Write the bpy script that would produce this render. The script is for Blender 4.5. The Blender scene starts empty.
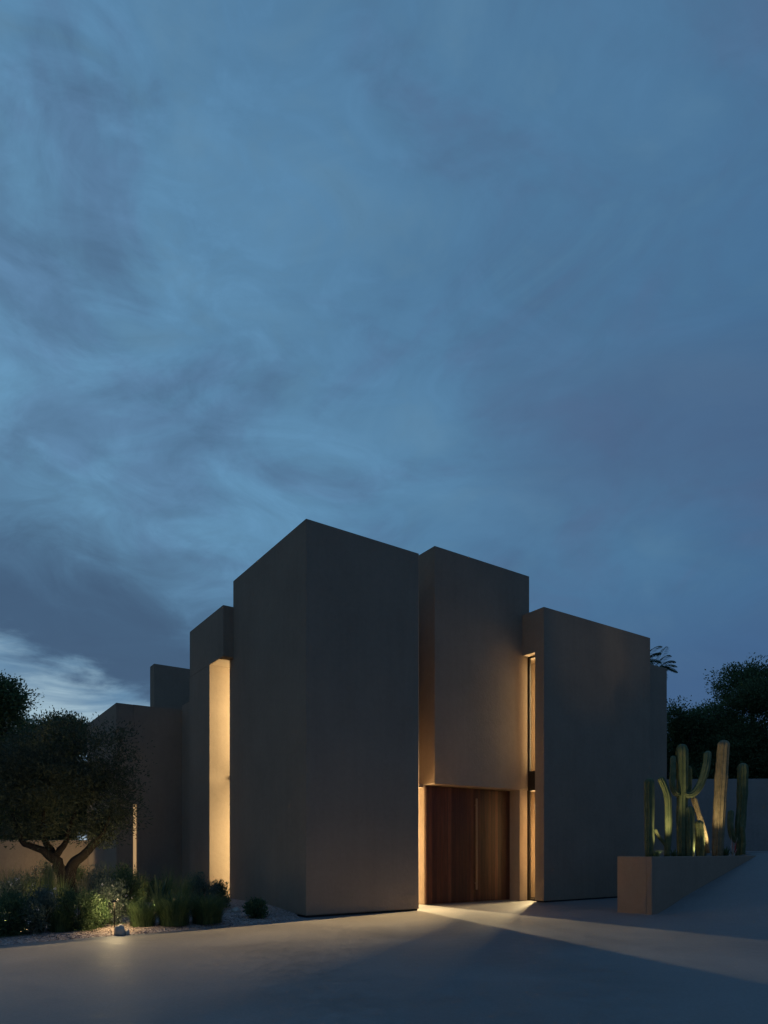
import bpy, bmesh, math, random
import numpy as np
from mathutils import Vector, Matrix, noise as mnoise

random.seed(7)
RNG = np.random.default_rng(11)
S = bpy.context.scene
COL = S.collection
R_ = math.radians

# ------------------------------------------------------------------ frame of the house
AX, AY = -1.695, 14.67                     # foot of the corner of the tall block nearest the driveway
UX, UY = 0.825, 0.565                      # along the entrance front
VX, VY = -0.565, 0.825                     # back along the left flank
ANG = math.atan2(UY, UX)
EYE = 1.5


def W(u, v, h=0.0):
    return Vector((AX + UX * u + VX * v, AY + UY * u + VY * v, h))


def uv_of(x, y):
    dx, dy = x - AX, y - AY
    return dx * UX + dy * UY, dx * VX + dy * VY


def smooth(a, b, t):
    t = max(0.0, min(1.0, (t - a) / (b - a)))
    return t * t * (3 - 2 * t)


def ground_h(x, y):
    u, v = uv_of(x, y)
    t = u - 6.75
    r = 0.0
    if t > 0:
        r = 0.285 * t * smooth(-0.4, 1.2, t)
    r = min(r, 1.42 - 0.10 * math.exp(-max(0, r - 1.2) * 4)) if r > 1.2 else r
    return r * (1.0 if v < -3.42 else 0.0) if u < 13.2 else r


# ------------------------------------------------------------------ material helpers
def mat(name):
    m = bpy.data.materials.new(name)
    m.use_nodes = True
    nt = m.node_tree
    b = nt.nodes['Principled BSDF']
    return m, nt, b


def N(nt, kind, **kw):
    n = nt.nodes.new(kind)
    for k, v in kw.items():
        if hasattr(n, k):
            setattr(n, k, v)
        else:
            n.inputs[k].default_value = v
    return n


def L(nt, a, b):
    nt.links.new(a, b)


def ramp(nt, fac, stops):
    r = N(nt, 'ShaderNodeValToRGB')
    el = r.color_ramp.elements
    while len(el) < len(stops):
        el.new(0.5)
    for e, (p, c) in zip(el, stops):
        e.position = p
        e.color = (*c, 1) if len(c) == 3 else c
    L(nt, fac, r.inputs[0])
    return r.outputs[0]


def mapr(nt, val, a, b, c, d, interp='SMOOTHSTEP'):
    m = N(nt, 'ShaderNodeMapRange', interpolation_type=interp)
    L(nt, val, m.inputs[0])
    for i, x in enumerate((a, b, c, d)):
        m.inputs[i + 1].default_value = x
    return m.outputs[0]


def math_(nt, op, a, b=None):
    m = N(nt, 'ShaderNodeMath', operation=op)
    for i, x in enumerate((a, b)):
        if x is None:
            continue
        if isinstance(x, (int, float)):
            m.inputs[i].default_value = x
        else:
            L(nt, x, m.inputs[i])
    return m.outputs[0]


def mixc(nt, fac, a, b, blend='MIX'):
    m = N(nt, 'ShaderNodeMix', data_type='RGBA', blend_type=blend)
    for i, x in ((0, fac), (6, a), (7, b)):
        if isinstance(x, (int, float)):
            m.inputs[i].default_value = x
        elif isinstance(x, tuple):
            m.inputs[i].default_value = (*x, 1)
        else:
            L(nt, x, m.inputs[i])
    return m.outputs[2]


def stucco(name, c, vary=0.12):
    m, nt, b = mat(name)
    tc = N(nt, 'ShaderNodeTexCoord')
    n1 = N(nt, 'ShaderNodeTexNoise', Scale=0.7, Detail=6.0, Roughness=0.6)
    n2 = N(nt, 'ShaderNodeTexNoise', Scale=9.0, Detail=5.0, Roughness=0.65, Distortion=0.6)
    mp = N(nt, 'ShaderNodeMapping')
    mp.inputs['Scale'].default_value = (6.0, 6.0, 0.35)
    n3 = N(nt, 'ShaderNodeTexNoise', Scale=1.0, Detail=4.0, Roughness=0.55)
    n4 = N(nt, 'ShaderNodeTexNoise', Scale=95.0, Detail=3.0, Roughness=0.6)
    for n in (n1, n2, n4):
        L(nt, tc.outputs['Object'], n.inputs['Vector'])
    L(nt, tc.outputs['Object'], mp.inputs[0])
    L(nt, mp.outputs[0], n3.inputs['Vector'])
    s = math_(nt, 'ADD', math_(nt, 'MULTIPLY', n1.outputs[0], 0.5), math_(nt, 'MULTIPLY', n2.outputs[0], 0.3))
    s = math_(nt, 'ADD', s, math_(nt, 'MULTIPLY', n3.outputs[0], 0.2))
    lo = tuple(x * (1 - vary * 1.6) for x in c)
    hi = tuple(x * (1 + vary * 1.4) for x in c)
    L(nt, ramp(nt, s, [(0.34, lo), (0.5, c), (0.66, hi)]), b.inputs['Base Color'])
    b.inputs['Roughness'].default_value = 0.88
    b.inputs['Specular IOR Level'].default_value = 0.25
    h = math_(nt, 'ADD', math_(nt, 'MULTIPLY', n2.outputs[0], 0.6), math_(nt, 'MULTIPLY', n4.outputs[0], 0.25))
    bp = N(nt, 'ShaderNodeBump', Strength=0.32, Distance=0.03)
    L(nt, h, bp.inputs['Height'])
    L(nt, bp.outputs[0], b.inputs['Normal'])
    return m


def plain(name, c, rough=0.7, metal=0.0, var=0.25, scale=12.0, bump=0.15, spec=0.4):
    m, nt, b = mat(name)
    tc = N(nt, 'ShaderNodeTexCoord')
    n1 = N(nt, 'ShaderNodeTexNoise', Scale=scale, Detail=5.0, Roughness=0.6)
    L(nt, tc.outputs['Object'], n1.inputs['Vector'])
    L(nt, ramp(nt, n1.outputs[0], [(0.3, tuple(x * (1 - var) for x in c)), (0.7, tuple(x * (1 + var) for x in c))]),
      b.inputs['Base Color'])
    b.inputs['Roughness'].default_value = rough
    b.inputs['Metallic'].default_value = metal
    b.inputs['Specular IOR Level'].default_value = spec
    if bump:
        bp = N(nt, 'ShaderNodeBump', Strength=bump, Distance=0.02)
        L(nt, n1.outputs[0], bp.inputs['Height'])
        L(nt, bp.outputs[0], b.inputs['Normal'])
    return m


def leaf(name, c1, c2, trans=0.25, rough=0.6):
    m, nt, b = mat(name)
    g = N(nt, 'ShaderNodeNewGeometry')
    L(nt, ramp(nt, g.outputs['Random Per Island'], [(0.0, c1), (1.0, c2)]), b.inputs['Base Color'])
    b.inputs['Roughness'].default_value = rough
    b.inputs['Specular IOR Level'].default_value = 0.25
    t = N(nt, 'ShaderNodeBsdfTranslucent')
    L(nt, ramp(nt, g.outputs['Random Per Island'], [(0.0, c1), (1.0, c2)]), t.inputs['Color'])
    mx = N(nt, 'ShaderNodeMixShader')
    mx.inputs[0].default_value = trans
    L(nt, b.outputs[0], mx.inputs[1])
    L(nt, t.outputs[0], mx.inputs[2])
    L(nt, mx.outputs[0], nt.nodes['Material Output'].inputs[0])
    return m


def emit(name, c, s):
    m, nt, b = mat(name)
    b.inputs['Base Color'].default_value = (0.8, 0.7, 0.5, 1)
    b.inputs['Emission Color'].default_value = (*c, 1)
    b.inputs['Emission Strength'].default_value = s
    return m


STUCCO = stucco('stucco', (0.325, 0.250, 0.184), 0.09)
STUCCO_WALL = stucco('wall_render', (0.28, 0.21, 0.15))
STUCCO_GREY = stucco('grey_render', (0.29, 0.272, 0.25))
PLINTH = plain('shadow_gap', (0.03, 0.028, 0.025), 0.9)
METAL = plain('bronze_metal', (0.022, 0.016, 0.012), 0.5, 0.2, 0.2, 20, 0.03)
BARK = plain('bark', (0.034, 0.025, 0.018), 0.95, 0, 0.45, 9, 0.8)
SOIL = plain('soil', (0.075, 0.055, 0.04), 0.95, 0, 0.4, 20, 0.6)
STONE = plain('stone', (0.46, 0.40, 0.33), 0.85, 0, 0.25, 6, 0.5)
STEM = plain('stem', (0.06, 0.06, 0.03), 0.9)
OLIVE = leaf('olive_leaf', (0.045, 0.058, 0.036), (0.13, 0.15, 0.09))
DARKLEAF = leaf('dark_leaf', (0.045, 0.088, 0.046), (0.14, 0.205, 0.09), 0.4)
MIDLEAF = leaf('mid_leaf', (0.055, 0.105, 0.048), (0.15, 0.22, 0.095), 0.4)
SHRUBLEAF = leaf('shrub_leaf', (0.06, 0.105, 0.048), (0.16, 0.22, 0.10), 0.4)
GREYLEAF = leaf('grey_leaf', (0.10, 0.135, 0.10), (0.22, 0.26, 0.19), 0.4)
MOUND = leaf('mound_blade', (0.055, 0.10, 0.042), (0.15, 0.21, 0.085), 0.4)
GRASS = leaf('grass_blade', (0.10, 0.15, 0.05), (0.28, 0.31, 0.12))
STRAW = leaf('straw_blade', (0.20, 0.17, 0.09), (0.36, 0.31, 0.17))
AGAVE = leaf('agave_leaf', (0.06, 0.10, 0.05), (0.12, 0.16, 0.085), 0.1)
PETAL = leaf('white_petal', (0.55, 0.53, 0.50), (0.8, 0.78, 0.74), 0.3)
PALM = leaf('palm_leaf', (0.035, 0.07, 0.035), (0.09, 0.14, 0.06))
REDP = leaf('red_petal', (0.45, 0.03, 0.03), (0.6, 0.06, 0.05), 0.2)
LAMP_GLOW = emit('lamp_glow', (1.0, 0.72, 0.38), 14.0)
SLIT_GLOW = emit('slit_glow_sheet', (1.0, 0.62, 0.27), 0.42)


def wood():
    m, nt, b = mat('walnut_boards')
    tc = N(nt, 'ShaderNodeTexCoord')
    mp = N(nt, 'ShaderNodeMapping')
    mp.inputs['Scale'].default_value = (9.0, 9.0, 0.55)
    L(nt, tc.outputs['Object'], mp.inputs[0])
    n1 = N(nt, 'ShaderNodeTexNoise', Scale=2.2, Detail=8.0, Roughness=0.62, Distortion=0.8)
    L(nt, mp.outputs[0], n1.inputs['Vector'])
    sx = N(nt, 'ShaderNodeSeparateXYZ')
    L(nt, tc.outputs['Object'], sx.inputs[0])
    cell = math_(nt, 'FLOOR', math_(nt, 'MULTIPLY', sx.outputs[0], 7.4))
    wn = N(nt, 'ShaderNodeTexWhiteNoise', noise_dimensions='1D')
    L(nt, cell, wn.inputs['W'])
    s = math_(nt, 'ADD', math_(nt, 'MULTIPLY', n1.outputs[0], 0.62), math_(nt, 'MULTIPLY', wn.outputs[0], 0.38))
    wc = ramp(nt, s, [(0.3, (0.030, 0.0095, 0.0045)), (0.5, (0.075, 0.025, 0.0115)), (0.72, (0.145, 0.052, 0.025))])
    b.inputs['Roughness'].default_value = 0.5
    fr = math_(nt, 'FRACT', math_(nt, 'MULTIPLY', sx.outputs[0], 7.4))
    gr = math_(nt, 'LESS_THAN', fr, 0.10)
    L(nt, mixc(nt, math_(nt, 'MULTIPLY', gr, 0.75), wc, (0.008, 0.004, 0.003)), b.inputs['Base Color'])
    h = math_(nt, 'SUBTRACT', math_(nt, 'MULTIPLY', n1.outputs[0], 0.15), gr)
    bp = N(nt, 'ShaderNodeBump', Strength=0.6, Distance=0.01)
    L(nt, h, bp.inputs['Height'])
    L(nt, bp.outputs[0], b.inputs['Normal'])
    return m


WOOD = wood()


def concrete():
    m, nt, b = mat('driveway_concrete')
    tc = N(nt, 'ShaderNodeTexCoord')
    n1 = N(nt, 'ShaderNodeTexNoise', Scale=0.35, Detail=7.0, Roughness=0.6, Distortion=0.4)
    n2 = N(nt, 'ShaderNodeTexNoise', Scale=5.0, Detail=6.0, Roughness=0.7)
    n3 = N(nt, 'ShaderNodeTexNoise', Scale=120.0, Detail=3.0, Roughness=0.7)
    for n in (n1, n2, n3):
        L(nt, tc.outputs['Object'], n.inputs['Vector'])
    n4 = N(nt, 'ShaderNodeTexNoise', Scale=26.0, Detail=5.0, Roughness=0.75)
    L(nt, tc.outputs['Object'], n4.inputs['Vector'])
    s = math_(nt, 'ADD', math_(nt, 'MULTIPLY', n1.outputs[0], 0.34), math_(nt, 'MULTIPLY', n2.outputs[0], 0.22))
    s = math_(nt, 'ADD', s, math_(nt, 'ADD', math_(nt, 'MULTIPLY', n3.outputs[0], 0.2), math_(nt, 'MULTIPLY', n4.outputs[0], 0.24)))
    L(nt, ramp(nt, s, [(0.36, (0.140, 0.133, 0.124)), (0.5, (0.205, 0.197, 0.185)), (0.64, (0.285, 0.275, 0.26))]),
      b.inputs['Base Color'])
    L(nt, mapr(nt, math_(nt, 'ADD', math_(nt, 'MULTIPLY', n1.outputs[0], 0.5), math_(nt, 'MULTIPLY', n2.outputs[0], 0.5)), 0.36, 0.62, 0.46, 0.68), b.inputs['Roughness'])
    b.inputs['Specular IOR Level'].default_value = 0.4
    h = math_(nt, 'ADD', math_(nt, 'MULTIPLY', n2.outputs[0], 0.5), math_(nt, 'ADD', math_(nt, 'MULTIPLY', n3.outputs[0], 0.3), math_(nt, 'MULTIPLY', n4.outputs[0], 0.5)))
    bp = N(nt, 'ShaderNodeBump', Strength=0.4, Distance=0.012)
    L(nt, h, bp.inputs['Height'])
    L(nt, bp.outputs[0], b.inputs['Normal'])
    return m


CONCRETE = concrete()


def gravel_mat():
    m, nt, b = mat('pale_gravel')
    tc = N(nt, 'ShaderNodeTexCoord')
    v = N(nt, 'ShaderNodeTexVoronoi', Scale=38.0)
    L(nt, tc.outputs['Object'], v.inputs['Vector'])
    n1 = N(nt, 'ShaderNodeTexNoise', Scale=1.4, Detail=5.0)
    L(nt, tc.outputs['Object'], n1.inputs['Vector'])
    sep = N(nt, 'ShaderNodeSeparateColor')
    L(nt, v.outputs['Color'], sep.inputs[0])
    s = math_(nt, 'ADD', math_(nt, 'MULTIPLY', sep.outputs[0], 0.7), math_(nt, 'MULTIPLY', n1.outputs[0], 0.3))
    L(nt, ramp(nt, s, [(0.1, (0.22, 0.155, 0.125)), (0.55, (0.40, 0.30, 0.25)), (0.9, (0.60, 0.48, 0.41))]),
      b.inputs['Base Color'])
    b.inputs['Roughness'].default_value = 0.9
    bp = N(nt, 'ShaderNodeBump', Strength=0.9, Distance=0.02)
    bp.invert = True
    L(nt, v.outputs['Distance'], bp.inputs['Height'])
    L(nt, bp.outputs[0], b.inputs['Normal'])
    return m


GRAVEL = gravel_mat()
GRAVEL_STONE = leaf('gravel_stone', (0.26, 0.18, 0.145), (0.66, 0.51, 0.43), 0.0, 0.85)


def cactus_mat():
    m, nt, b = mat('cactus_skin')
    tc = N(nt, 'ShaderNodeTexCoord')
    n1 = N(nt, 'ShaderNodeTexNoise', Scale=6.0, Detail=5.0)
    L(nt, tc.outputs['Object'], n1.inputs['Vector'])
    L(nt, ramp(nt, n1.outputs[0], [(0.3, (0.07, 0.105, 0.05)), (0.55, (0.12, 0.155, 0.07)), (0.75, (0.20, 0.20, 0.10))]),
      b.inputs['Base Color'])
    b.inputs['Roughness'].default_value = 0.6
    n2 = N(nt, 'ShaderNodeTexNoise', Scale=60.0, Detail=2.0)
    L(nt, tc.outputs['Object'], n2.inputs['Vector'])
    bp = N(nt, 'ShaderNodeBump', Strength=0.3, Distance=0.01)
    L(nt, n2.outputs[0], bp.inputs['Height'])
    L(nt, bp.outputs[0], b.inputs['Normal'])
    return m


CACTUS = cactus_mat()
CACTUS_OLD = plain('corky_cactus_skin', (0.24, 0.20, 0.12), 0.8, 0, 0.35, 7, 0.3)


def glass():
    m, nt, b = mat('window_glass')
    t = N(nt, 'ShaderNodeBsdfTransparent')
    t.inputs[0].default_value = (0.93, 0.92, 0.9, 1)
    g = N(nt, 'ShaderNodeBsdfGlossy', Roughness=0.02)
    mx = N(nt, 'ShaderNodeMixShader')
    mx.inputs[0].default_value = 0.07
    L(nt, t.outputs[0], mx.inputs[1])
    L(nt, g.outputs[0], mx.inputs[2])
    L(nt, mx.outputs[0], nt.nodes['Material Output'].inputs[0])
    return m


GLASS = glass()

# ------------------------------------------------------------------ object helpers


def tag(o, label=None, cat=None, group=None, kind=None):
    for k, v in (('label', label), ('category', cat), ('group', group), ('kind', kind)):
        if v:
            o[k] = v
    return o


def empty(name, loc, rz=0.0):
    o = bpy.data.objects.new(name, None)
    o.empty_display_size = 0.2
    o.location = loc
    o.rotation_euler = (0, 0, rz)
    COL.objects.link(o)
    return o


def link(name, me, m, parent=None, loc=None, rot=None):
    o = bpy.data.objects.new(name, me)
    if m is not None and not me.materials:
        me.materials.append(m)
    COL.objects.link(o)
    o.parent = parent
    if loc is not None:
        o.location = loc
    if rot is not None:
        o.rotation_euler = rot
    return o


def obj(name, bm, m, parent=None, smooth_=False, loc=None, rot=None):
    bmesh.ops.recalc_face_normals(bm, faces=bm.faces)
    me = bpy.data.meshes.new(name)
    bm.to_mesh(me)
    bm.free()
    if smooth_:
        me.shade_smooth()
    return link(name, me, m, parent, loc, rot)


def box(bm, x0, x1, y0, y1, z0, z1, bevel=0.0):
    r = bmesh.ops.create_cube(bm, size=1.0)
    vs = r['verts']
    for v in vs:
        v.co = Vector((x0 if v.co.x < 0 else x1, y0 if v.co.y < 0 else y1, z0 if v.co.z < 0 else z1))
    if bevel:
        es = list({e for v in vs for e in v.link_edges})
        bmesh.ops.bevel(bm, geom=es, offset=bevel, segments=2, profile=0.5, affect='EDGES')


def boxo(name, m, parent, x0, x1, y0, y1, z0, z1, bevel=0.0):
    bm = bmesh.new()
    box(bm, x0, x1, y0, y1, z0, z1, bevel)
    return obj(name, bm, m, parent)


def prism(bm, pts, z0, z1):
    a = [bm.verts.new((x, y, z0)) for x, y in pts]
    b = [bm.verts.new((x, y, z1)) for x, y in pts]
    n = len(pts)
    bm.faces.new(a[::-1])
    bm.faces.new(b)
    for i in range(n):
        bm.faces.new((a[i], a[(i + 1) % n], b[(i + 1) % n], b[i]))


def tube(bm, pts, radii, seg=8, ribs=None, cap=True):
    """tapered tube along a polyline; ribs = (count, depth) makes a fluted section"""
    pts = [Vector(p) for p in pts]
    rings = []
    ref = Vector((0.31, 0.95, 0.05)).normalized()
    for i, p in enumerate(pts):
        d = (pts[min(i + 1, len(pts) - 1)] - pts[max(i - 1, 0)])
        d = d.normalized() if d.length > 1e-9 else Vector((0, 0, 1))
        a = d.cross(ref)
        if a.length < 1e-3:
            a = d.cross(Vector((1, 0, 0)))
        a.normalize()
        b = d.cross(a)
        ring = []
        for k in range(seg):
            t = 2 * math.pi * k / seg
            r = radii[i]
            if ribs:
                r *= 1 - ribs[1] * (0.5 - 0.5 * math.cos(t * ribs[0])) ** 0.8
            ring.append(bm.verts.new(p + (a * math.cos(t) + b * math.sin(t)) * r))
        rings.append(ring)
    for i in range(len(rings) - 1):
        for k in range(seg):
            bm.faces.new((rings[i][k], rings[i][(k + 1) % seg], rings[i + 1][(k + 1) % seg], rings[i + 1][k]))
    if cap:
        bm.faces.new(rings[0][::-1])
        bm.faces.new(rings[-1])


def quads_mesh(name, V):
    """V: (n, k, 3) array of k-gons"""
    n, k = V.shape[:2]
    me = bpy.data.meshes.new(name)
    me.vertices.add(n * k)
    me.vertices.foreach_set('co', V.reshape(-1).astype(np.float32))
    me.loops.add(n * k)
    me.loops.foreach_set('vertex_index', np.arange(n * k, dtype=np.int32))
    me.polygons.add(n)
    me.polygons.foreach_set('loop_start', np.arange(0, n * k, k, dtype=np.int32))
    me.polygons.foreach_set('loop_total', np.full(n, k, dtype=np.int32))
    me.update(calc_edges=True)
    return me


def leaves_at(C, length, width, up=0.3, droop=0.0, D=None):
    """one diamond-shaped leaf at each centre of C"""
    n = len(C)
    d = RNG.normal(size=(n, 3)) if D is None else D + RNG.normal(size=(n, 3)) * 0.45
    d[:, 2] += up - droop
    d /= np.linalg.norm(d, axis=1, keepdims=True) + 1e-9
    s = np.cross(d, RNG.normal(size=(n, 3)))
    s /= np.linalg.norm(s, axis=1, keepdims=True) + 1e-9
    l = (length * RNG.uniform(0.6, 1.35, n))[:, None]
    w = (width * RNG.uniform(0.7, 1.3, n))[:, None]
    return np.stack([C - d * l * .5, C + s * w * .5 + d * l * 0.05, C + d * l * .5, C - s * w * .5 + d * l * 0.05], 1)


def blob_points(n, c, r, fill=0.35):
    """points in an ellipsoid, denser near its rim"""
    d = RNG.normal(size=(n, 3))
    d /= np.linalg.norm(d, axis=1, keepdims=True)
    rad = RNG.uniform(fill, 1.0, n) ** 0.6
    return np.array(c) + d * rad[:, None] * np.array(r)


# ------------------------------------------------------------------ camera
cam = bpy.data.cameras.new('camera')
cam.sensor_fit = 'HORIZONTAL'
cam.sensor_width = 36.0
cam.lens = 36.0 * 675.0 / 768.0
cam.shift_y = (849 - 512) / 768.0
cam.clip_end = 3000
cam.clip_start = 0.05
co = bpy.data.objects.new('camera', cam)
co.location = (0, 0, EYE)
co.rotation_euler = (R_(90), 0, 0)
COL.objects.link(co)
S.camera = co


def at(px, z, y=None):
    """a pixel column and a distance give a place on the ground (and the height of pixel row y there)"""
    x = (px - 384) / 675.0 * z
    h = None if y is None else EYE + (849 - y) / 675.0 * z
    return x, z, h


# ------------------------------------------------------------------ ground
def build_ground():
    xs = sorted(set(list(np.linspace(-20, 30, 101)) + [-900, -400, -200, -100, -60, -40, -30, 40, 60, 100, 200, 400, 900]))
    ys = sorted(set(list(np.linspace(-12, 40, 105)) + [-900, -300, -100, -50, -25, 60, 100, 200, 400, 900, 1600]))
    bm = bmesh.new()
    g = []
    for y in ys:
        row = []
        for x in xs:
            row.append(bm.verts.new((x, y, ground_h(x, y))))
        g.append(row)
    for j in range(len(ys) - 1):
        for i in range(len(xs) - 1):
            bm.faces.new((g[j][i], g[j][i + 1], g[j + 1][i + 1], g[j + 1][i]))
    o = obj('driveway', bm, CONCRETE, smooth_=True)
    tag(o, kind='structure')


# the ramp is a sheet laid out along the house axes so that its edge stays behind the planter wall
def build_ground_uv():
    us = sorted(set(list(np.linspace(-24, 22, 93)) + [-900, -400, -150, -80, -45, 30, 45, 80, 150, 400, 900]))
    vs = sorted(set(list(np.linspace(-22, -3.44, 40)) + [-3.40] + list(np.linspace(-3, 24, 28)) + [-900, -400, -150, -60, -35, 40, 80, 200, 500, 1500]))
    bm = bmesh.new()
    g = []
    for v in vs:
        g.append([bm.verts.new(W(u, v, ground_h(*W(u, v).xy))) for u in us])
    for j in range(len(vs) - 1):
        for i in range(len(us) - 1):
            bm.faces.new((g[j][i], g[j][i + 1], g[j + 1][i + 1], g[j + 1][i]))
    o = obj('driveway', bm, CONCRETE, smooth_=True)
    tag(o, kind='structure')


build_ground_uv()

EDGE = [(-1.80, 14.50), (-2.25, 13.85), (-3.15, 12.98), (-3.95, 12.14), (-4.76, 11.58), (-6.0, 10.48), (-9.0, 7.4), (-14, 3.5), (-24, 1.0)]


def edge_pts(n):
    P = [Vector((*p, 0)) for p in EDGE]
    seg = [0]
    for a, b in zip(P, P[1:]):
        seg.append(seg[-1] + (b - a).length)
    out = []
    for k in range(n):
        t = seg[-1] * (k / (n - 1)) ** 1.5
        for i in range(len(P) - 1):
            if t <= seg[i + 1] + 1e-6:
                f = (t - seg[i]) / (seg[i + 1] - seg[i])
                out.append(P[i].lerp(P[i + 1], f))
                break
    return out


EP = edge_pts(90)
INW = Vector((-0.38, 0.925, 0))


def bed_h(x, y):
    """height of the planted bed"""
    best = 1e9
    p = Vector((x, y, 0))
    for a, b in zip(EP, EP[1:]):
        ab = b - a
        t = max(0, min(1, (p - a).dot(ab) / ab.length_squared))
        best = min(best, (p - a - ab * t).length)
    return 0.012 + 0.05 * smooth(0, 0.35, best) + 0.10 * smooth(0.3, 2.2, best)


def build_bed():
    bm = bmesh.new()
    ts = [0, 0.06, 0.14, 0.25, 0.4, 0.6, 0.85, 1.2, 1.6, 2.1, 2.7, 3.5, 5, 7, 10, 14, 20]
    g = []
    for i, p in enumerate(EP):
        w = 0.05 * mnoise.noise(Vector((i * 0.55, 3.3, 0)))
        row = []
        for j, t in enumerate(ts):
            q = p + INW * (t + w * (1 if j < 4 else 0))
            h = bed_h(q.x, q.y) if t > 0 else -0.01
            h += 0.012 * mnoise.noise(Vector((q.x * 3, q.y * 3, 1))) if t > 0 else 0
            row.append(bm.verts.new((q.x, q.y, h)))
        g.append(row)
    for i in range(len(g) - 1):
        for j in range(len(ts) - 1):
            bm.faces.new((g[i][j], g[i + 1][j], g[i + 1][j + 1], g[i][j + 1]))
    o = obj('gravel_bed', bm, GRAVEL, smooth_=True)
    tag(o, kind='structure')
    # loose stones lying on the rim of the bed
    base = bmesh.new()
    bmesh.ops.create_icosphere(base, subdivisions=1, radius=1)
    base.verts.ensure_lookup_table()
    bv = np.array([v.co[:] for v in base.verts])
    bf = np.array([[v.index for v in f.verts] for f in base.faces])
    base.free()
    V = []
    for k in range(5200):
        i = int(RNG.uniform(0, 56))
        p = EP[i].lerp(EP[i + 1], RNG.uniform())
        t = RNG.uniform(-0.05, 1.0) if RNG.uniform() < 0.8 else RNG.uniform(1.0, 2.6)
        q = p + INW * t
        r = RNG.uniform(0.006, 0.017) * (1 if t > 0 else 0.7)
        h = bed_h(q.x, q.y) if t > 0.02 else 0.004
        M = np.array(Matrix.Rotation(RNG.uniform(0, 6.28), 3, 'Z')) * (r * RNG.uniform(0.75, 1.3, 3))[None, :]
        vv = bv @ M.T
        vv[:, 2] *= 0.7
        vv += np.array((q.x, q.y, h + r * 0.3))
        V.append(vv[bf])
    V = np.concatenate(V)
    me = quads_mesh('loose_gravel', V)
    o = link('loose_gravel', me, GRAVEL)
    tag(o, 'loose pale gravel stones along the rim of the planted bed', 'gravel', kind='stuff')


build_bed()

# ------------------------------------------------------------------ the house
house = empty('house', W(0, 0, 0), ANG)
tag(house, 'tall windowless sand-coloured stucco house of stepped cubic blocks around a wooden entrance door', 'house')


def u_at(px, v):
    k = (px - 384) / 675.0
    return (k * (AY + VY * v) - (AX + VX * v)) / (UX - k * UY)


def v_at(px, u):
    k = (px - 384) / 675.0
    return (k * (AY + UY * u) - (AX + UX * u)) / (VX - k * VY)


BV = 0.018
T1 = 3.09
boxo('tall_block', STUCCO, house, 0, T1, 0, 4.17, 0.045, 8.69, BV)
boxo('plinth', PLINTH, house, 0.03, T1 - 0.03, 0.03, 4.14, -0.2, 0.046)
# block over the door
boxo('upper_block', STUCCO, house, 4.23, 7.77, 0.82, 6.0, 3.21, 9.475, BV)
boxo('slot_back_wall', STUCCO, house, T1 - 0.6, 4.228, 4.6, 6.0, -0.1, 8.3)
boxo('slot_ledge', STUCCO, house, T1 + 0.004, 4.226, 1.30, 4.596, 3.15, 3.25)
# wall the door is set in
boxo('entrance_wall', STUCCO, house, 4.232, 7.366, 1.262, 4.6, -0.2, 3.207)
boxo('entrance_pilaster', STUCCO, house, 7.37, 7.68, 0.823, 2.2, -0.2, 3.207)
# right block with the window recess in its flank
bm = bmesh.new()
prism(bm, [(7.48, 0), (12.42, 0), (12.42, 8), (7.80, 8), (7.80, 2.3), (8.32, 2.3), (8.32, 0.33), (7.48, 0.33)], 0.045, 8.28)
obj('right_block', bm, STUCCO, house)
bm = bmesh.new()
prism(bm, [(7.48, 0.332), (8.318, 0.332), (8.318, 2.298), (7.773, 2.298), (7.773, 0.818), (7.48, 0.818)], 7.09, 8.28)
obj('lintel', bm, STUCCO, house)
boxo('plinth', PLINTH, house, 7.51, 12.39, 0.03, 0.31, -0.2, 0.046)
boxo('plinth', PLINTH, house, 8.35, 12.39, 0.32, 7.9, -0.2, 0.046)
boxo('rear_right_block', STUCCO, house, 12.424, u_at(667, 0.7), 0.7, 7.0, -0.2, EYE + (849 - 659) / 675 * W(12.42, .7).y, BV)
# left flank
bm = bmesh.new()
box(bm, -0.278, 2.0, 4.172, 6.89, 6.63, 8.0, BV)
obj('flank_upper_block', bm, STUCCO, house)
boxo('flank_fin', STUCCO, house, -0.278, 0.345, 5.19, 6.89, -0.2, 6.628)
boxo('flank_back_wall', STUCCO, house, 0.347, 2.2, 5.75, 6.88, -0.2, 6.626)
boxo('flank_inner_wall', STUCCO, house, 1.7, 2.4, 4.18, 5.748, -0.2, 6.627)
boxo('flank_return', STUCCO, house, 0.02, 0.12, 4.172, 4.46, 0.0, 6.62)
# far wing with its narrow lit slit
s0, s1 = u_at(133.3, 8.5), u_at(137.2, 8.5)
H4 = 5.96
boxo('wing_block', STUCCO, house, -2.01, s0, 8.5, 12.87, -0.2, H4, BV)
boxo('wing_block', STUCCO, house, s1, 2.0, 8.5, 12.87, -0.2, H4)
boxo('wing_lintel', STUCCO, house, s0 + 0.002, s1 - 0.002, 8.5, 12.8, EYE + (849 - 804) / 675 * W(s0, 8.5).y, H4)
boxo('connecting_block', STUCCO, house, 0.0, 2.0, 6.892, 8.497, -0.2, 6.10)
boxo('rear_chimney_block', STUCCO, house, -0.18, 2.6, 11.0, 11.5, 5.5, 8.0, BV)
# hidden core that closes the rooms behind
boxo('core_block', STUCCO, house, 0.4, 7.6, 6.05, 8.4, -0.2, 5.9)
boxo('core_block', STUCCO, house, 2.7, 12.0, 8.45, 13.0, -0.2, 6.2)

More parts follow.
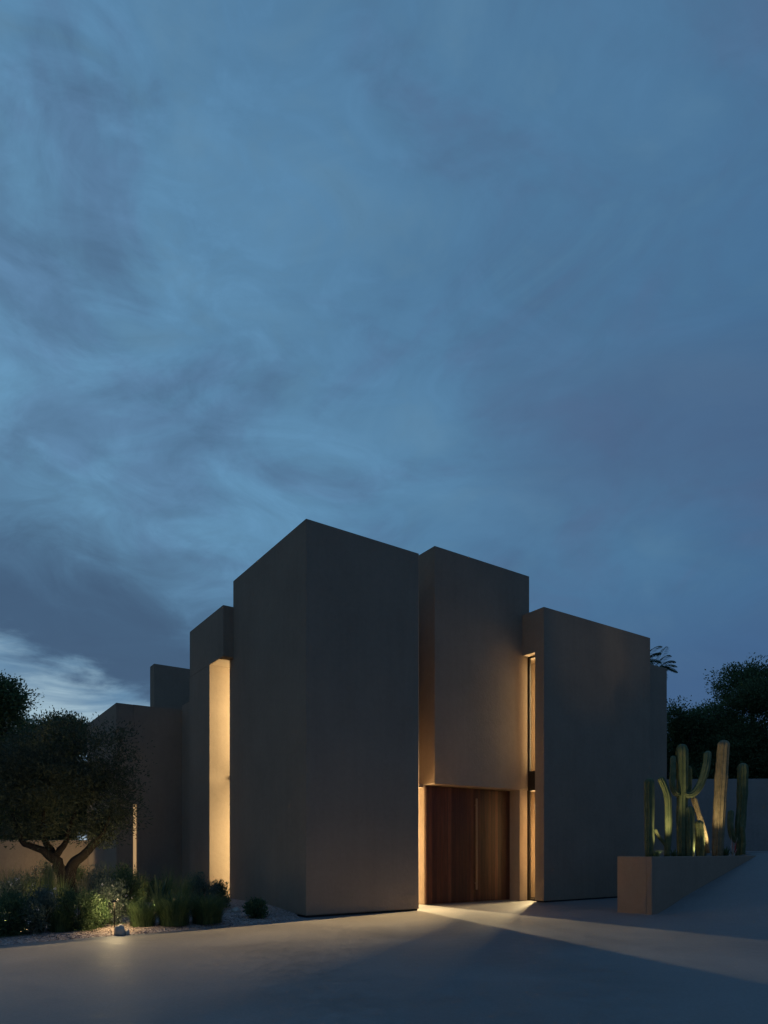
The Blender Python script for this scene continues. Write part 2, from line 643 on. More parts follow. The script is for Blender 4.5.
# entrance door: fixed side panel and two leaves of dark boards
d0, d1, d2, d3 = 4.246, u_at(442, 1.208), u_at(475.3, 1.208), 7.362
door = empty('entrance_door', (0, 0, 0))
door.parent = house
boxo('side_panel', WOOD, door, d0, d1 - 0.012, 1.208, 1.258, 0.02, 3.195, 0.004)
boxo('door_leaf', WOOD, door, d1, d2 - 0.008, 1.214, 1.258, 0.02, 3.195, 0.004)
boxo('door_leaf', WOOD, door, d2 + 0.002, d3, 1.214, 1.258, 0.02, 3.195, 0.004)
hz0 = EYE - 41 / 675 * 18.8
hz1 = EYE + 51 / 675 * 18.8
bm = bmesh.new()
box(bm, d2 - 0.035, d2 + 0.02, 1.125, 1.16, hz0, hz1, 0.008)
for hh in (hz0 + 0.18, hz1 - 0.18):
    box(bm, d2 - 0.017, d2 + 0.002, 1.158, 1.215, hh - 0.012, hh + 0.012)
HANDLE = plain('brushed_bronze', (0.30, 0.22, 0.16), 0.38, 0.8, 0.1, 30, 0.03)
obj('handle', bm, HANDLE, door)

# tall window in the right recess
win = empty('recess_window', (0, 0, 0))
win.parent = house
FU0, FU1 = 7.70, 7.755
HS0, HS1 = 3.19, 3.76
HT = 7.088
bm = bmesh.new()
box(bm, FU0, FU1, 0.745, 0.815, 0.0, HT)
box(bm, FU0 + .003, FU1 - .003, 0.8155, 0.93, 0.0, 3.205)  # added strip, blocks the beam from slipping onto the pilaster
box(bm, FU0 + .002, FU1 - .002, 0.334, 0.36, 0.0, HT)
box(bm, FU0 + .001, FU1 - .001, 0.36, 0.745, HS0, HS1)
box(bm, FU0 + .001, FU1 - .001, 0.36, 0.745, HT - 0.05, HT - 0.001)
box(bm, FU0 + .001, FU1 - .001, 0.36, 0.745, 0.0, 0.05)
obj('frame', bm, METAL, win)
for a, b in ((0.05, HS0), (HS1, HT - 0.05)):
    boxo('pane', GLASS, win, 7.722, 7.730, 0.36, 0.745, a, b)
boxo('floor_slab', STUCCO, house, 7.76, 8.316, 0.334, 2.296, HS0 + 0.02, HS1 - 0.02)

# dark metal window in the left recess
bm = bmesh.new()
box(bm, 0.349, 0.52, 5.20, 5.26, 0.0, 6.62)
box(bm, 0.52, 1.69, 5.20, 5.26, 0.0, 6.62)
obj('flank_window_frame', bm, PLINTH, house)
bm = bmesh.new()
box(bm, 0.32, 1.6, 4.62, 5.165, 3.43, 3.58)
obj('flank_floor_band', bm, METAL, house)

# glowing sheet that stands for the lamplit recess inside the wing's slit
boxo('slit_glow', SLIT_GLOW, house, s0 + 0.001, s1 - 0.001, 8.60, 8.62, 0.2, EYE + (849 - 804) / 675 * W(s0, 8.5).y - 0.002)


WARM = (1.0, 0.76, 0.40)


def light(name, kind, loc, energy, size=0.1, target=None, sizey=None, color=WARM, cone=60, blend=0.5, spread=180):
    d = bpy.data.lights.new(name, kind)
    d.energy = energy
    d.color = color
    if kind == 'AREA':
        d.shape = 'RECTANGLE'
        d.size = size
        d.size_y = sizey or size
        d.spread = R_(spread)
    else:
        d.shadow_soft_size = size
    if kind == 'SPOT':
        d.spot_size = R_(cone)
        d.spot_blend = blend
    o = bpy.data.objects.new(name, d)
    o.location = loc
    if target is not None:
        o.rotation_euler = (Vector(target) - Vector(loc)).to_track_quat('-Z', 'Y').to_euler()
    COL.objects.link(o)
    return o


def lamp_disc(name, u, v, h, r=0.035, parent=house, up=False):
    """a small recessed lamp: ring and glowing lens"""
    bm = bmesh.new()
    bmesh.ops.create_cone(bm, cap_ends=True, segments=16, radius1=r * 1.35, radius2=r * 1.35, depth=0.03,
                          matrix=Matrix.Translation((u, v, h)))
    o = obj(name, bm, METAL, parent)
    bm = bmesh.new()
    bmesh.ops.create_cone(bm, cap_ends=True, segments=16, radius1=r, radius2=r, depth=0.02,
                          matrix=Matrix.Translation((u, v, h + (0.012 if up else -0.012))))
    obj('lens', bm, LAMP_GLOW, o)
    return o


def vstrip(name, u, v, h0, h1, du, dv, energy, width=0.08, spread=180, color=WARM):
    """vertical line lamp facing (du, dv)"""
    p = W(u, v, (h0 + h1) / 2)
    t = W(u + du, v + dv, (h0 + h1) / 2)
    o = light(name, 'AREA', p, energy, width, t, h1 - h0, spread=spread, color=(1.0, 0.78, 0.41) if name == 'flank_lamp' else color)
    d = (t - p).normalized()
    zax = -d
    yax = Vector((0, 0, 1))
    xax = yax.cross(zax).normalized()
    o.rotation_euler = Matrix((xax, yax, zax)).transposed().to_euler()
    return o


# --- lamps of the house
# entrance slot, between the tall block and the door wall
vstrip('slot_lamp', 4.13, 4.35, 0.15, 2.9, -0.05, -1, 1250, 0.10)
light('slot_uplight', 'AREA', W(3.75, 2.1, 3.32), 4.5, 0.25, W(4.3, 1.75, 5.5), color=(1.0, 0.58, 0.24))
light('slot_side_lamp', 'AREA', W(3.95, 2.05, 1.6), 7, 0.1, W(4.23, 1.5, 1.6), 2.6)
# right recess
vstrip('recess_lamp', 8.10, 0.78, 0.6, 3.0, -1, -0.12, 240, 0.08)
light('recess_beam', 'AREA', W(8.25, 0.802, 2.75), 440, 0.02, W(8.25 - 1.0, 0.802 - 0.11, 2.75 - 0.15), 0.3, spread=50, color=(1.0, 0.70, 0.34))
bm = bmesh.new()
box(bm, 8.0, 8.30, 0.8165, 0.826, 2.58, 2.93)
box(bm, 8.29, 8.30, 0.74, 0.816, 2.58, 2.93)
obj('beam_baffle', bm, PLINTH, house)  # added dark plates that shield the pilaster from the recess beam
vstrip('recess_lamp', 7.80, 0.37, 0.15, 3.0, 1, 1.3, 14, 0.05)
vstrip('recess_lamp', 7.80, 0.37, 3.85, 6.9, 1, 1.3, 22, 0.05)
vstrip('recess_lamp', 8.10, 0.71, 3.85, 6.9, -1, 0.0, 105, 0.08)
# left recess
vstrip('flank_lamp', 1.35, 4.40, 0.1, 3.35, -1, 0.75, 135, 0.10)
vstrip('flank_lamp', 1.35, 4.40, 3.65, 6.60, -1, 0.75, 140, 0.10)
lamp_disc('recessed_lamp', 7.86, 0.52, 7.07)
lamp_disc('recessed_lamp', 7.86, 0.52, 3.18)
lamp_disc('recessed_lamp', 7.86, 0.52, 0.04, up=True)
lamp_disc('recessed_lamp', 4.12, 1.45, 3.135)
lamp_disc('recessed_lamp', 4.12, 1.42, 0.03, up=True)
lamp_disc('recessed_lamp', u_at(231, 5.0), 5.0, 0.10, up=True, r=0.05)

# ------------------------------------------------------------------ walls outside
x0, y0 = W(-2.0, 12.6).xy
boxes = []
bm = bmesh.new()
box(bm, -16, -7.6 + 0, 0, 0.3, -0.2, 1.82, 0.012)
gw = obj('garden_wall', bm, STUCCO_WALL, None)
k = at(90, 24.0)
gw.location = (k[0] + 7.6, 24.0, 0)
tag(gw, 'low plain rendered garden wall behind the gnarled tree at the left', 'wall')

bm = bmesh.new()
z_w = 25.0
hw = EYE + (849 - 778.5) / 675 * z_w
box(bm, 0, 20, 0, 0.35, -0.2, hw, 0.012)
bw = obj('boundary_wall', bm, STUCCO_GREY, None, rot=(0, 0, R_(-3.0)))
k = at(655, z_w)
bw.location = (k[0], z_w + 0.3, 0)
tag(bw, 'plain grey rendered boundary wall behind the cactus planter', 'wall')

# planter
pl = empty('planter', W(6.76, -3.87, 0), ANG)
tag(pl, 'long low wedge-shaped stucco planter holding the cacti beside the sloping drive', 'planter')
PU, PV, PH = 6.3, 0.92, 1.325
bm = bmesh.new()
box(bm, 0, PU, 0, 0.14, -0.25, PH, 0.01)
box(bm, 0.0, 0.14, 0.142, PV, -0.25, PH - 0.002, 0.01)
box(bm, 0.142, PU, PV - 0.14, PV, -0.25, PH - 0.003, 0.01)
box(bm, PU + .002, PU + 0.14, 0, PV, -0.25, PH - 0.001, 0.01)
obj('wall', bm, STUCCO, pl)
boxo('soil', SOIL, pl, 0.143, PU - 0.003, 0.143, PV - 0.143, 0.3, PH - 0.06)


# ------------------------------------------------------------------ trees
def tree(name, label, x, y, limbs, blobs, lm, leaf_l, leaf_w, clumps, per, spread, group=None, cat='tree', base=0.0, up=0.2, droop=0.0, trunk_pts=None):
    t = empty(name, (x, y, base))
    tag(t, label, cat, group)
    bm = bmesh.new()
    for pts, rad in limbs:
        # wobble between the given points
        P, Rr = [], []
        for i in range(len(pts) - 1):
            a, b = Vector(pts[i]), Vector(pts[i + 1])
            m = 4
            for j in range(m):
                f = j / m
                w = Vector((mnoise.noise(Vector((a.x * 3 + f * 2 + i, a.y, 1.7))), mnoise.noise(Vector((a.x, f * 2 + i, 9.1))), 0)) * 0.35 * rad[i]
                P.append(a.lerp(b, f) + (w if (i or j) else Vector()))
                Rr.append(rad[i] + (rad[i + 1] - rad[i]) * f)
        P.append(Vector(pts[-1]))
        Rr.append(rad[-1])
        tube(bm, P, Rr, 9)
    obj('trunk', bm, BARK, t, smooth_=True)
    vol = np.array([r[0] * r[1] * r[2] for _, r in blobs]) ** 0.75
    vol = vol / vol.sum()
    C, D = [], []
    for (c, r), f in zip(blobs, vol):
        m = max(3, int(clumps * f))
        cc = blob_points(m, c, r, 0.25)
        for q in cc:
            s = spread * RNG.uniform(0.45, 1.3)
            k = max(5, int(per * RNG.uniform(0.4, 1.4)))
            pts = q + np.clip(RNG.normal(size=(k, 3)), -1.6, 1.6) * s * np.array((1, 1, 0.75))
            C.append(pts)
            dd = (pts - np.array(c)) / np.array(r)
            D.append(dd / (np.linalg.norm(dd, axis=1, keepdims=True) + 1e-6))
    C = np.concatenate(C)
    D = np.concatenate(D)
    V = leaves_at(C, leaf_l, leaf_w, up, droop, D * 0.8)
    link('crown', quads_mesh('crown', V), lm, t)
    return t


# gnarled olive in the bed
zx = 16.0
tx = at(66, zx)[0]
q = lambda px, y, dz=0.0: ((px - 66) / 675 * (zx + dz), dz, EYE + (849 - y) / 675 * (zx + dz))
limbs = [
    ([(0, 0, 0.0), q(64, 884), q(58, 868), q(46, 857, -.15), q(30, 851, -.25), q(25, 842, -.3), q(18, 820, -.3)], [0.22, 0.17, 0.125, 0.085, 0.07, 0.055, 0.03]),
    ([(0.05, 0, 0.0), q(68, 884), q(74, 868, .1), q(86, 856, .15), q(95, 846, .2), q(102, 822, .2)], [0.2, 0.16, 0.12, 0.095, 0.08, 0.035]),
    ([q(57, 867), q(46, 853, .1), q(40, 842, .1), q(42, 815, .1)], [0.10, 0.08, 0.065, 0.03]),
    ([q(56, 862), q(61, 850, .2), q(64, 840, .2), q(74, 810, .2)], [0.09, 0.065, 0.05, 0.025]),
    ([q(90, 852, .15), q(106, 838, -.1), q(116, 818, -.2)], [0.06, 0.045, 0.02]),
]
bl = [
    (q(64, 792), (1.05, 1.0, 0.75)), (q(28, 800), (0.8, 0.9, 0.7)), (q(104, 802), (0.62, 0.8, 0.7)),
    (q(2, 792), (0.75, 0.9, 0.75)), (q(100, 778), (0.55, 0.7, 0.5)), (q(44, 774), (0.85, 0.9, 0.5)),
    (q(98, 840, .1), (0.40, 0.5, 0.20)), (q(32, 832, -.3), (0.45, 0.45, 0.28)), (q(121, 812), (0.26, 0.4, 0.5)),
    (q(78, 755), (0.35, 0.4, 0.3)), (q(20, 758), (0.4, 0.4, 0.25)), (q(112, 832, .2), (0.25, 0.3, 0.2)),
    (q(52, 834, .4), (0.4, 0.3, 0.15)), (q(8, 836, -.2), (0.4, 0.4, 0.2)), (q(128, 786), (0.2, 0.3, 0.25)),
    (q(118, 770), (0.2, 0.3, 0.2)), (q(76, 838, .3), (0.3, 0.3, 0.12)),
]
for k in range(26):
    px_ = RNG.uniform(-12, 140)
    e_ = 1 - ((px_ - 64) / 82) ** 2
    y_ = 795 - 52 * max(0.0, e_) ** 0.5 + RNG.uniform(-10, 6) if k % 3 else 822 + RNG.uniform(-6, 22)
    r_ = RNG.uniform(0.12, 0.27)
    bl.append((q(px_, y_, RNG.uniform(-0.6, 0.6)), (r_ * 1.3, r_, r_ * RNG.uniform(0.7, 1.3))))
tree('olive_tree', 'gnarled multi-stemmed olive tree with a dark spreading crown in the planted bed', tx, zx, limbs, bl, OLIVE, 0.09, 0.024, 620, 84, 0.23, base=bed_h(tx, zx))


def simple_tree(name, label, px, z, top_y, wpx, lm, n=260, group=None, low=0.25):
    x, _, H = at(px, z, top_y)
    w = wpx / 675 * z / 2
    hb = H * low
    limbs = [([(0, 0, -0.2), (0.1, 0, hb), (0, 0.1, H * 0.6), (0.15, 0, H * 0.9)], [0.028 * H, 0.022 * H, 0.013 * H, 0.02])]
    for k in range(6):
        a = k * 1.05 + px
        r = w * 0.75
        limbs.append(([(0.05, 0, hb + H * 0.05 * k), (math.cos(a) * r * 0.5, math.sin(a) * r * 0.5, hb + H * (0.18 + 0.06 * k)), (math.cos(a) * r, math.sin(a) * r, H * (0.45 + 0.06 * k))], [0.011 * H, 0.008 * H, 0.015]))
    bl = []
    rr = random.Random(int(px * 7 + z))
    for k in range(13):
        a = rr.uniform(0, 6.28)
        t = rr.uniform(0, 1) ** 0.8
        hh = hb + (H - hb) * (0.12 + 0.76 * t)
        rad = w * (1.0 - 0.62 * t) * rr.uniform(0.35, 0.9)
        s = w * rr.uniform(0.28, 0.5)
        bl.append(((math.cos(a) * rad, math.sin(a) * rad, hh), (s * 1.1, s * 1.1, min(s * 0.85, (H - hh) * 0.95 + 0.15))))
    for k in range(7):
        a = rr.uniform(0, 6.28)
        rad = w * rr.uniform(0.2, 0.9)
        hh = rr.uniform(0.9, H * 0.5)
        bl.append(((math.cos(a) * rad, math.sin(a) * rad, hh), (w * 0.42, w * 0.42, 1.0)))
    return tree(name, label, x, z, limbs, bl, lm, 0.115, 0.062, int(n * 2.7), 85, 0.30, group=group)


GB = 'trees beyond the walls'
simple_tree('background_tree', 'tall leafy tree at the far left whose crown rises highest against the bright cloud', -6, 27, 682, 104, DARKLEAF, 460, GB)
simple_tree('background_tree', 'rounded dark tree just left of the far wing of the house', 66, 29, 716, 84, DARKLEAF, 380, GB)
simple_tree('background_tree', 'dark tree filling the gap between the tall far left tree and the rounded one', 30, 31, 712, 90, MIDLEAF, 340, GB, 0.15)
simple_tree('background_tree', 'tall dark tree at the right edge of the picture above the boundary wall', 752, 33, 656, 112, DARKLEAF, 520, GB, 0.15)
simple_tree('background_tree', 'lower dark tree right beside the corner of the house above the cacti', 678, 34, 687, 96, DARKLEAF, 400, GB, 0.15)
simple_tree('background_tree', 'bushy dark tree between the corner tree and the tall tree on the right', 718, 36, 683, 100, MIDLEAF, 380, GB, 0.15)
simple_tree('background_tree', 'tree at the extreme right, half cut by the picture edge, below the tallest crown', 802, 31, 668, 110, DARKLEAF, 300, GB, 0.12)


def frond(bm_quads, base, az, length, lift, droop):
    """a feather frond: rachis curve plus leaflets"""
    n = 26
    pts = []
    for i in range(n + 1):
        t = i / n
        r = length * (t - 0.12 * t * t)
        pts.append(np.array(base) + np.array((math.cos(az) * r, math.sin(az) * r, lift * length * t - droop * length * t * t)))
    for i in range(2, n + 1):
        p = pts[i]
        d = pts[i] - pts[i - 1]
        d /= np.linalg.norm(d)
        side = np.cross(d, (0, 0, 1))
        side /= np.linalg.norm(side)
        ll = length * 0.30 * math.sin(math.pi * min(1, (i / n) * 0.85 + 0.12)) ** 0.7
        for s in (-1, 1):
            e = side * s * 0.8 + d * 0.75 + np.array((0, 0, -0.45 + RNG.uniform(-0.1, 0.1)))
            e /= np.linalg.norm(e)
            w = np.cross(e, (0, 0, 1))
            w /= np.linalg.norm(w) + 1e-9
            hw_ = 0.022
            m = p + e * ll * 0.45
            bm_quads.append([p, m + w * hw_, p + e * ll, m - w * hw_])
    for a, b in zip(pts, pts[1:]):
        s = np.array((0, 0, 0.018))
        bm_quads.append([a - s, b - s * .6, b + s * .6, a + s])


def palm(label, px, z, crown_y, L_, seed):
    x, _, H = at(px, z, crown_y)
    t = empty('palm_tree', (x, z, 0))
    tag(t, label, 'palm', 'palms behind the house')
    bm = bmesh.new()
    tube(bm, [(0, 0, -0.2), (0.06, 0, H * 0.3), (0.0, 0.05, H * 0.7), (0, 0, H)], [0.22, 0.17, 0.15, 0.14], 10)
    obj('trunk', bm, BARK, t, smooth_=True)
    Q = []
    for k in range(17):
        az = k * 2.399 + seed
        frond(Q, (0, 0, H), az, L_ * RNG.uniform(0.85, 1.1), RNG.uniform(0.75, 1.5), RNG.uniform(0.6, 0.95))
    link('crown', quads_mesh('crown', np.array(Q)), PALM, t)


palm('feathery palm whose fronds show past the right edge of the house roof', 653, 29.5, 674, 1.2, 0.35)
palm('palm whose frond tips just clear the roof edge of the right block', 641, 33.0, 664, 1.1, 1.2)

# ------------------------------------------------------------------ bed planting


def px_place(px, yb):
    z = EYE * 675.0 / (yb - 849.0)
    x = (px - 384) / 675.0 * z
    hb = bed_h(x, z)
    z2 = (EYE - hb) * 675.0 / (yb - 849.0)
    return (px - 384) / 675.0 * z2, z2, bed_h((px - 384) / 675.0 * z2, z2)


def shrub(label, px, yb, yt, wpx, lm=None, n=2200, ll=0.055, lw=0.02, cat='shrub', flowers=0, group=None, name='shrub'):
    x, z, hb = px_place(px, yb)
    H = (yb - yt) / 675 * z * 1.0
    w = wpx / 675 * z / 2
    x, z = x * (z + w * 0.85) / z, z + w * 0.85
    hb = bed_h(x, z)
    t = empty(name, (x, z, hb), RNG.uniform(0, 6))
    tag(t, label, cat, group)
    bm = bmesh.new()
    tips = []
    for k in range(11):
        a = k * 2.4
        r = w * RNG.uniform(0.25, 0.8)
        tip = (math.cos(a) * r, math.sin(a) * r, H * RNG.uniform(0.55, 0.92))
        tips.append(tip)
        tube(bm, [(math.cos(a) * .03, math.sin(a) * .03, -0.03), (math.cos(a) * r * .5, math.sin(a) * r * .5, tip[2] * .55), tip], [0.012, 0.008, 0.004], 5)
    obj('stem', bm, STEM, t)
    C = []
    for k in range(26):
        c = blob_points(1, (0, 0, H * 0.48), (w * 0.85, w * 0.85, H * 0.46), 0.55)[0]
        c[2] = max(c[2], H * 0.1)
        C.append(c + RNG.normal(size=(int(n * 2.4) // 26, 3)) * np.array((w * 0.2, w * 0.2, H * 0.13)))
    C = np.concatenate(C)
    C[:, 2] = np.clip(C[:, 2], 0.01, H * 1.15)
    D = C - np.array((0, 0, H * 0.25))
    D /= np.linalg.norm(D, axis=1, keepdims=True) + 1e-6
    link('foliage', quads_mesh('foliage', leaves_at(C, ll, lw, 0.25, 0, D)), lm or SHRUBLEAF, t)
    if flowers:
        idx = RNG.choice(len(C), flowers)
        F = C[idx] + D[idx] * 0.05
        V = []
        for f in F:
            V.append(leaves_at(np.repeat(f[None], 5, 0) + RNG.normal(size=(5, 3)) * 0.012, 0.035, 0.02, 0.6))
        link('blossom', quads_mesh('blossom', np.concatenate(V)), PETAL, t)
    return t


def blades(n, H, spread, wd, lean=0.5, seg=4, foot=0.25):
    """n curved tapering blades fanning out of the ground, as quads"""
    Q = []
    for k in range(n):
        a = RNG.uniform(0, 6.283)
        r0 = spread * foot * RNG.uniform() ** 0.6
        h = H * RNG.uniform(0.45, 1.12) * (1 - (0.8 if foot > 0.5 else 0.3) * (r0 / spread) ** 2)
        out = (spread - r0) * RNG.uniform(0.2, 1.0) * lean * 2 * (1 if foot < 0.5 else 0.75)
        d = np.array((math.cos(a), math.sin(a), 0))
        s = np.array((-math.sin(a), math.cos(a), 0))
        P = []
        for i in range(seg + 1):
            t = i / seg
            P.append(d * (r0 + out * t ** 1.8) + np.array((0, 0, h * (t - 0.18 * lean * t ** 3))))
        for i in range(seg):
            w0, w1 = wd * (1 - i / seg) ** 0.7, wd * (1 - (i + 1) / seg) ** 0.7 + 0.0006
            Q.append([P[i] - s * w0, P[i] + s * w0, P[i + 1] + s * w1, P[i + 1] - s * w1])
    return np.array(Q)


def tuft(label, px, yb, yt, wpx, m=None, n=230, wd=0.004, plumes=0, group=None, name='grass_tuft', lean=0.5, cat='grass', pos=None):
    x, z, hb = pos or px_place(px, yb)
    H = (yb - yt) / 675 * z
    w = wpx / 675 * z / 2
    t = empty(name, (x, z, hb))
    tag(t, label, cat, group)
    link('blades', quads_mesh('blades', blades(n, H, w, wd, lean, foot=0.58 if m is MOUND else 0.25)), m or GRASS, t)
    if plumes:
        link('plumes', quads_mesh('plumes', blades(plumes, H * 1.2, w * 0.8, 0.003, 0.35)), STRAW, t)
    return t


def agave(label, px, yb, yt, wpx, n=16, name='agave', m=None, pos=None):
    x, z, hb = pos or px_place(px, yb)
    H = (yb - yt) / 675 * z
    w = wpx / 675 * z / 2
    t = empty(name, (x, z, hb))
    tag(t, label, 'agave')
    Q = []
    for k in range(n):
        a = k * 2.399
        f = 0.35 + 0.65 * k / n
        l_out = w * (1.15 - 0.75 * f)
        h = H * (0.35 + 0.65 * f)
        d = np.array((math.cos(a), math.sin(a), 0))
        s = np.array((-math.sin(a), math.cos(a), 0))
        P, Wd = [], []
        for i in range(6):
            u = i / 5
            P.append(d * (0.02 + l_out * u ** 1.2) + np.array((0, 0, h * (u - 0.12 * u * u))))
            Wd.append(0.05 * w / 0.4 * (0.6 + 1.2 * u * (1 - u) * 1.6) * (1 - u ** 3) + 0.001)
        for i in range(5):
            up = np.array((0, 0, 0.3))
            Q.append([P[i] - s * Wd[i] , P[i], P[i + 1], P[i + 1] - s * Wd[i + 1]])
            Q.append([P[i], P[i] + s * Wd[i], P[i + 1] + s * Wd[i + 1], P[i + 1]])
    V = np.array(Q)
    link('leaves', quads_mesh('leaves', V), m or AGAVE, t)


# front row
shrub('dark low shrub at the very left of the bed rim', 6, 934, 893, 44)
shrub('grey-green shrub with scattered white blossom near the left of the bed rim', 40, 931, 889, 44, GREYLEAF, 2000, flowers=26)
shrub('dark green shrub in the front row directly below the olive trunk', 78, 929, 886, 42)
shrub('pale-leaved shrub dotted with white flowers behind the pale rock', 110, 922, 878, 34, GREYLEAF, 1700, 0.05, 0.016, flowers=40)
shrub('yellow-green leafy shrub beside the pale rock', 97, 924, 896, 24, MIDLEAF, 1200)
tuft('fine-bladed green mound just right of the pale rock', 143, 921, 886, 42, n=900, wd=0.005, lean=0.85, m=MOUND, cat='grass')
tuft('dense rounded fine-bladed mound in the middle of the row before the lit strip', 174, 921, 881, 50, n=1300, wd=0.005, lean=0.85, m=MOUND)
tuft('dense rounded fine-bladed mound at the right end of the bed', 207, 920, 883, 50, n=1300, wd=0.005, lean=0.9, m=MOUND)
tuft('low feathery mound in the front row below the straw grass', 60, 926, 890, 40, n=700, wd=0.005, lean=0.8, m=MOUND)
tuft('loose yellow-green tuft between agave and fine-bladed mounds', 168, 911, 864, 34, n=260)
tuft('thin upright grass tuft between the thin lit slit and the agave', 140, 911, 868, 30, n=240, plumes=10)
shrub('small dark succulent-like shrub alone on the gravel at the foot of the tall block', 257, 918, 900, 26, DARKLEAF, 900, 0.07, 0.025)
# middle row
shrub('grey shrub with white flowers at the left edge, second row', 14, 919, 876, 40, GREYLEAF, 1800, flowers=30)
tuft('broad green grass tuft left of the olive trunk', 36, 917, 868, 50, n=320, plumes=14)
tuft('yellowish grass tuft at the foot of the olive trunk', 62, 918, 874, 40, n=300, plumes=18)
tuft('pale straw grass tuft right of the olive trunk', 84, 916, 870, 34, STRAW, 150, plumes=8)
shrub('bluish round shrub between the olive trunk and the flowering shrub', 100, 915, 872, 34, GREYLEAF, 1500)
shrub('green shrub below the thin lit slit of the far wing', 127, 914, 872, 34)
agave('spiky pale agave left of the yellow-green grass tuft', 159, 914, 866, 38)
tuft('upright yellow-green grass tuft lit beside the far wing', 182, 914, 870, 40, n=420, plumes=6)
shrub('blue-grey shrub tucked between the dark shrubs and the lit strip', 200, 910, 878, 34, GREYLEAF, 1500)
shrub('small dark spiky shrub right against the lit wall strip', 219, 908, 884, 22, DARKLEAF, 900, 0.09, 0.02)
# back row
tuft('tall spiky straw-topped grass just left of the olive trunk', 50, 909, 858, 30, n=200, plumes=26, lean=0.4)
tuft('spiky pale grass leaning out between the olive and the thin lit slit', 92, 910, 860, 32, STRAW, 130, plumes=12, lean=0.55)
tuft('tall thin grass in front of the thin lit slit', 132, 908, 862, 26, n=170, plumes=16, lean=0.4)
tuft('feathery grass with long plumes behind the fine-bladed mounds', 196, 906, 866, 30, n=220, plumes=18, lean=0.45)
tuft('grey-green spiky grass near the left picture edge in the middle of the bed', 22, 913, 866, 36, n=280, plumes=20, lean=0.5)
tuft('green grass tuft at the far left in front of the garden wall', 8, 906, 862, 44, n=260)
shrub('white-flowering shrub in front of the garden wall', 40, 905, 863, 30, GREYLEAF, 1400, flowers=30)
tuft('tall dark grass tuft against the far wing, right of the garden wall', 108, 904, 860, 46, n=380)
shrub('dark shrub at the foot of the far wing left of the slit', 122, 903, 866, 32, DARKLEAF, 1500)
shrub('low dark shrub against the far wing right of the slit', 148, 903, 876, 36, DARKLEAF, 1300)
shrub('dark shrub at the back between olive trunk and garden wall', 78, 903, 870, 30, DARKLEAF, 1300)

# rocks


def rock(label, px, yb, wpx, hpx, seed):
    x, z, hb = px_place(px, yb)
    bm = bmesh.new()
    bmesh.ops.create_icosphere(bm, subdivisions=3, radius=1)
    w, h = wpx / 675 * z / 2, hpx / 675 * z
    for v in bm.verts:
        n = mnoise.noise(v.co * 1.1 + Vector((seed, 0, 0))) * 0.35 + mnoise.noise(v.co * 2.7 + Vector((0, seed, 0))) * 0.14
        v.co *= 1 + n
        v.co = Vector((v.co.x * w, v.co.y * w * 0.8, v.co.z * h * 0.6 + h * 0.35))
    o = obj('rock', bm, STONE, smooth_=True, loc=(x, z, hb - 0.01))
    tag(o, label, 'rock', 'rocks on the gravel')


rock('pale lit boulder at the gravel rim below the flowering shrubs', 120, 931, 11, 11, 3.1)
rock('small reddish stone leaning on the right of the pale boulder', 127, 931, 5, 5, 8.3)
rock('flat dim stone near the foot of the lit wall strip', 236, 910, 10, 5, 5.5)

# ------------------------------------------------------------------ cacti


def curve(pts, n=26):
    """smooth Catmull-Rom through pts"""
    P = [Vector(p) for p in pts]
    P = [P[0] * 2 - P[1]] + P + [P[-1] * 2 - P[-2]]
    out = []
    m = len(P) - 3
    for k in range(n + 1):
        t = k / n * m
        i = min(int(t), m - 1)
        f = t - i
        a, b, c, d = P[i], P[i + 1], P[i + 2], P[i + 3]
        out.append(0.5 * ((2 * b) + (c - a) * f + (2 * a - 5 * b + 4 * c - d) * f * f + (3 * b - a - 3 * c + d) * f ** 3))
    return out


def column(bm, pts, r, n=30, ribs=9, base_taper=0.82, depth=0.42):
    r *= 0.97
    P = curve(pts, n)
    L_ = [0]
    for a, b in zip(P, P[1:]):
        L_.append(L_[-1] + (b - a).length)
    tot = L_[-1]
    # rounded tip
    P2, R2 = [], []
    for p, l in zip(P, L_):
        if l > tot - r:
            continue
        t = l / tot
        wob = 1 + 0.13 * mnoise.noise(Vector((l * 2.2, r * 31, p.x))) + 0.05 * mnoise.noise(Vector((l * 7, r * 11, p.x)))
        P2.append(p)
        R2.append(r * (base_taper + (1 - base_taper) * min(1, t * 3)) * wob)
    d = (P[-1] - P[-2]).normalized()
    for k in range(1, 7):
        a = k / 6 * math.pi / 2
        P2.append(P[-1] - d * r * (1 - math.sin(a)))
        R2.append(max(0.003, r * math.cos(a)))
    tube(bm, P2, R2, ribs * 4, (ribs, depth))


def cactus(label, px, z, parts, m=None, name='column_cactus'):
    """parts: list of (part name, [(px, y, dz)...], width px)"""
    x = (px - 384) / 675 * z
    t = empty(name, (x, z, PH - 0.06))
    tag(t, label, 'cactus', 'cacti in the planter')
    for pn, pts, wpx in parts:
        P = []
        for a in pts:
            dz = a[2] if len(a) > 2 else 0
            zz = z + dz
            P.append(((a[0] - 384) / 675 * zz - x, dz, EYE + (849 - a[1]) / 675 * zz - (PH - 0.06)))
        bm = bmesh.new()
        column(bm, P, wpx / 675 * z / 2)
        obj(pn, bm, m or CACTUS, t, smooth_=True)
    return t


def zp(px, v=-3.22):
    """distance of the planter's middle line under a pixel column"""
    return W(u_at(px, v), v).y


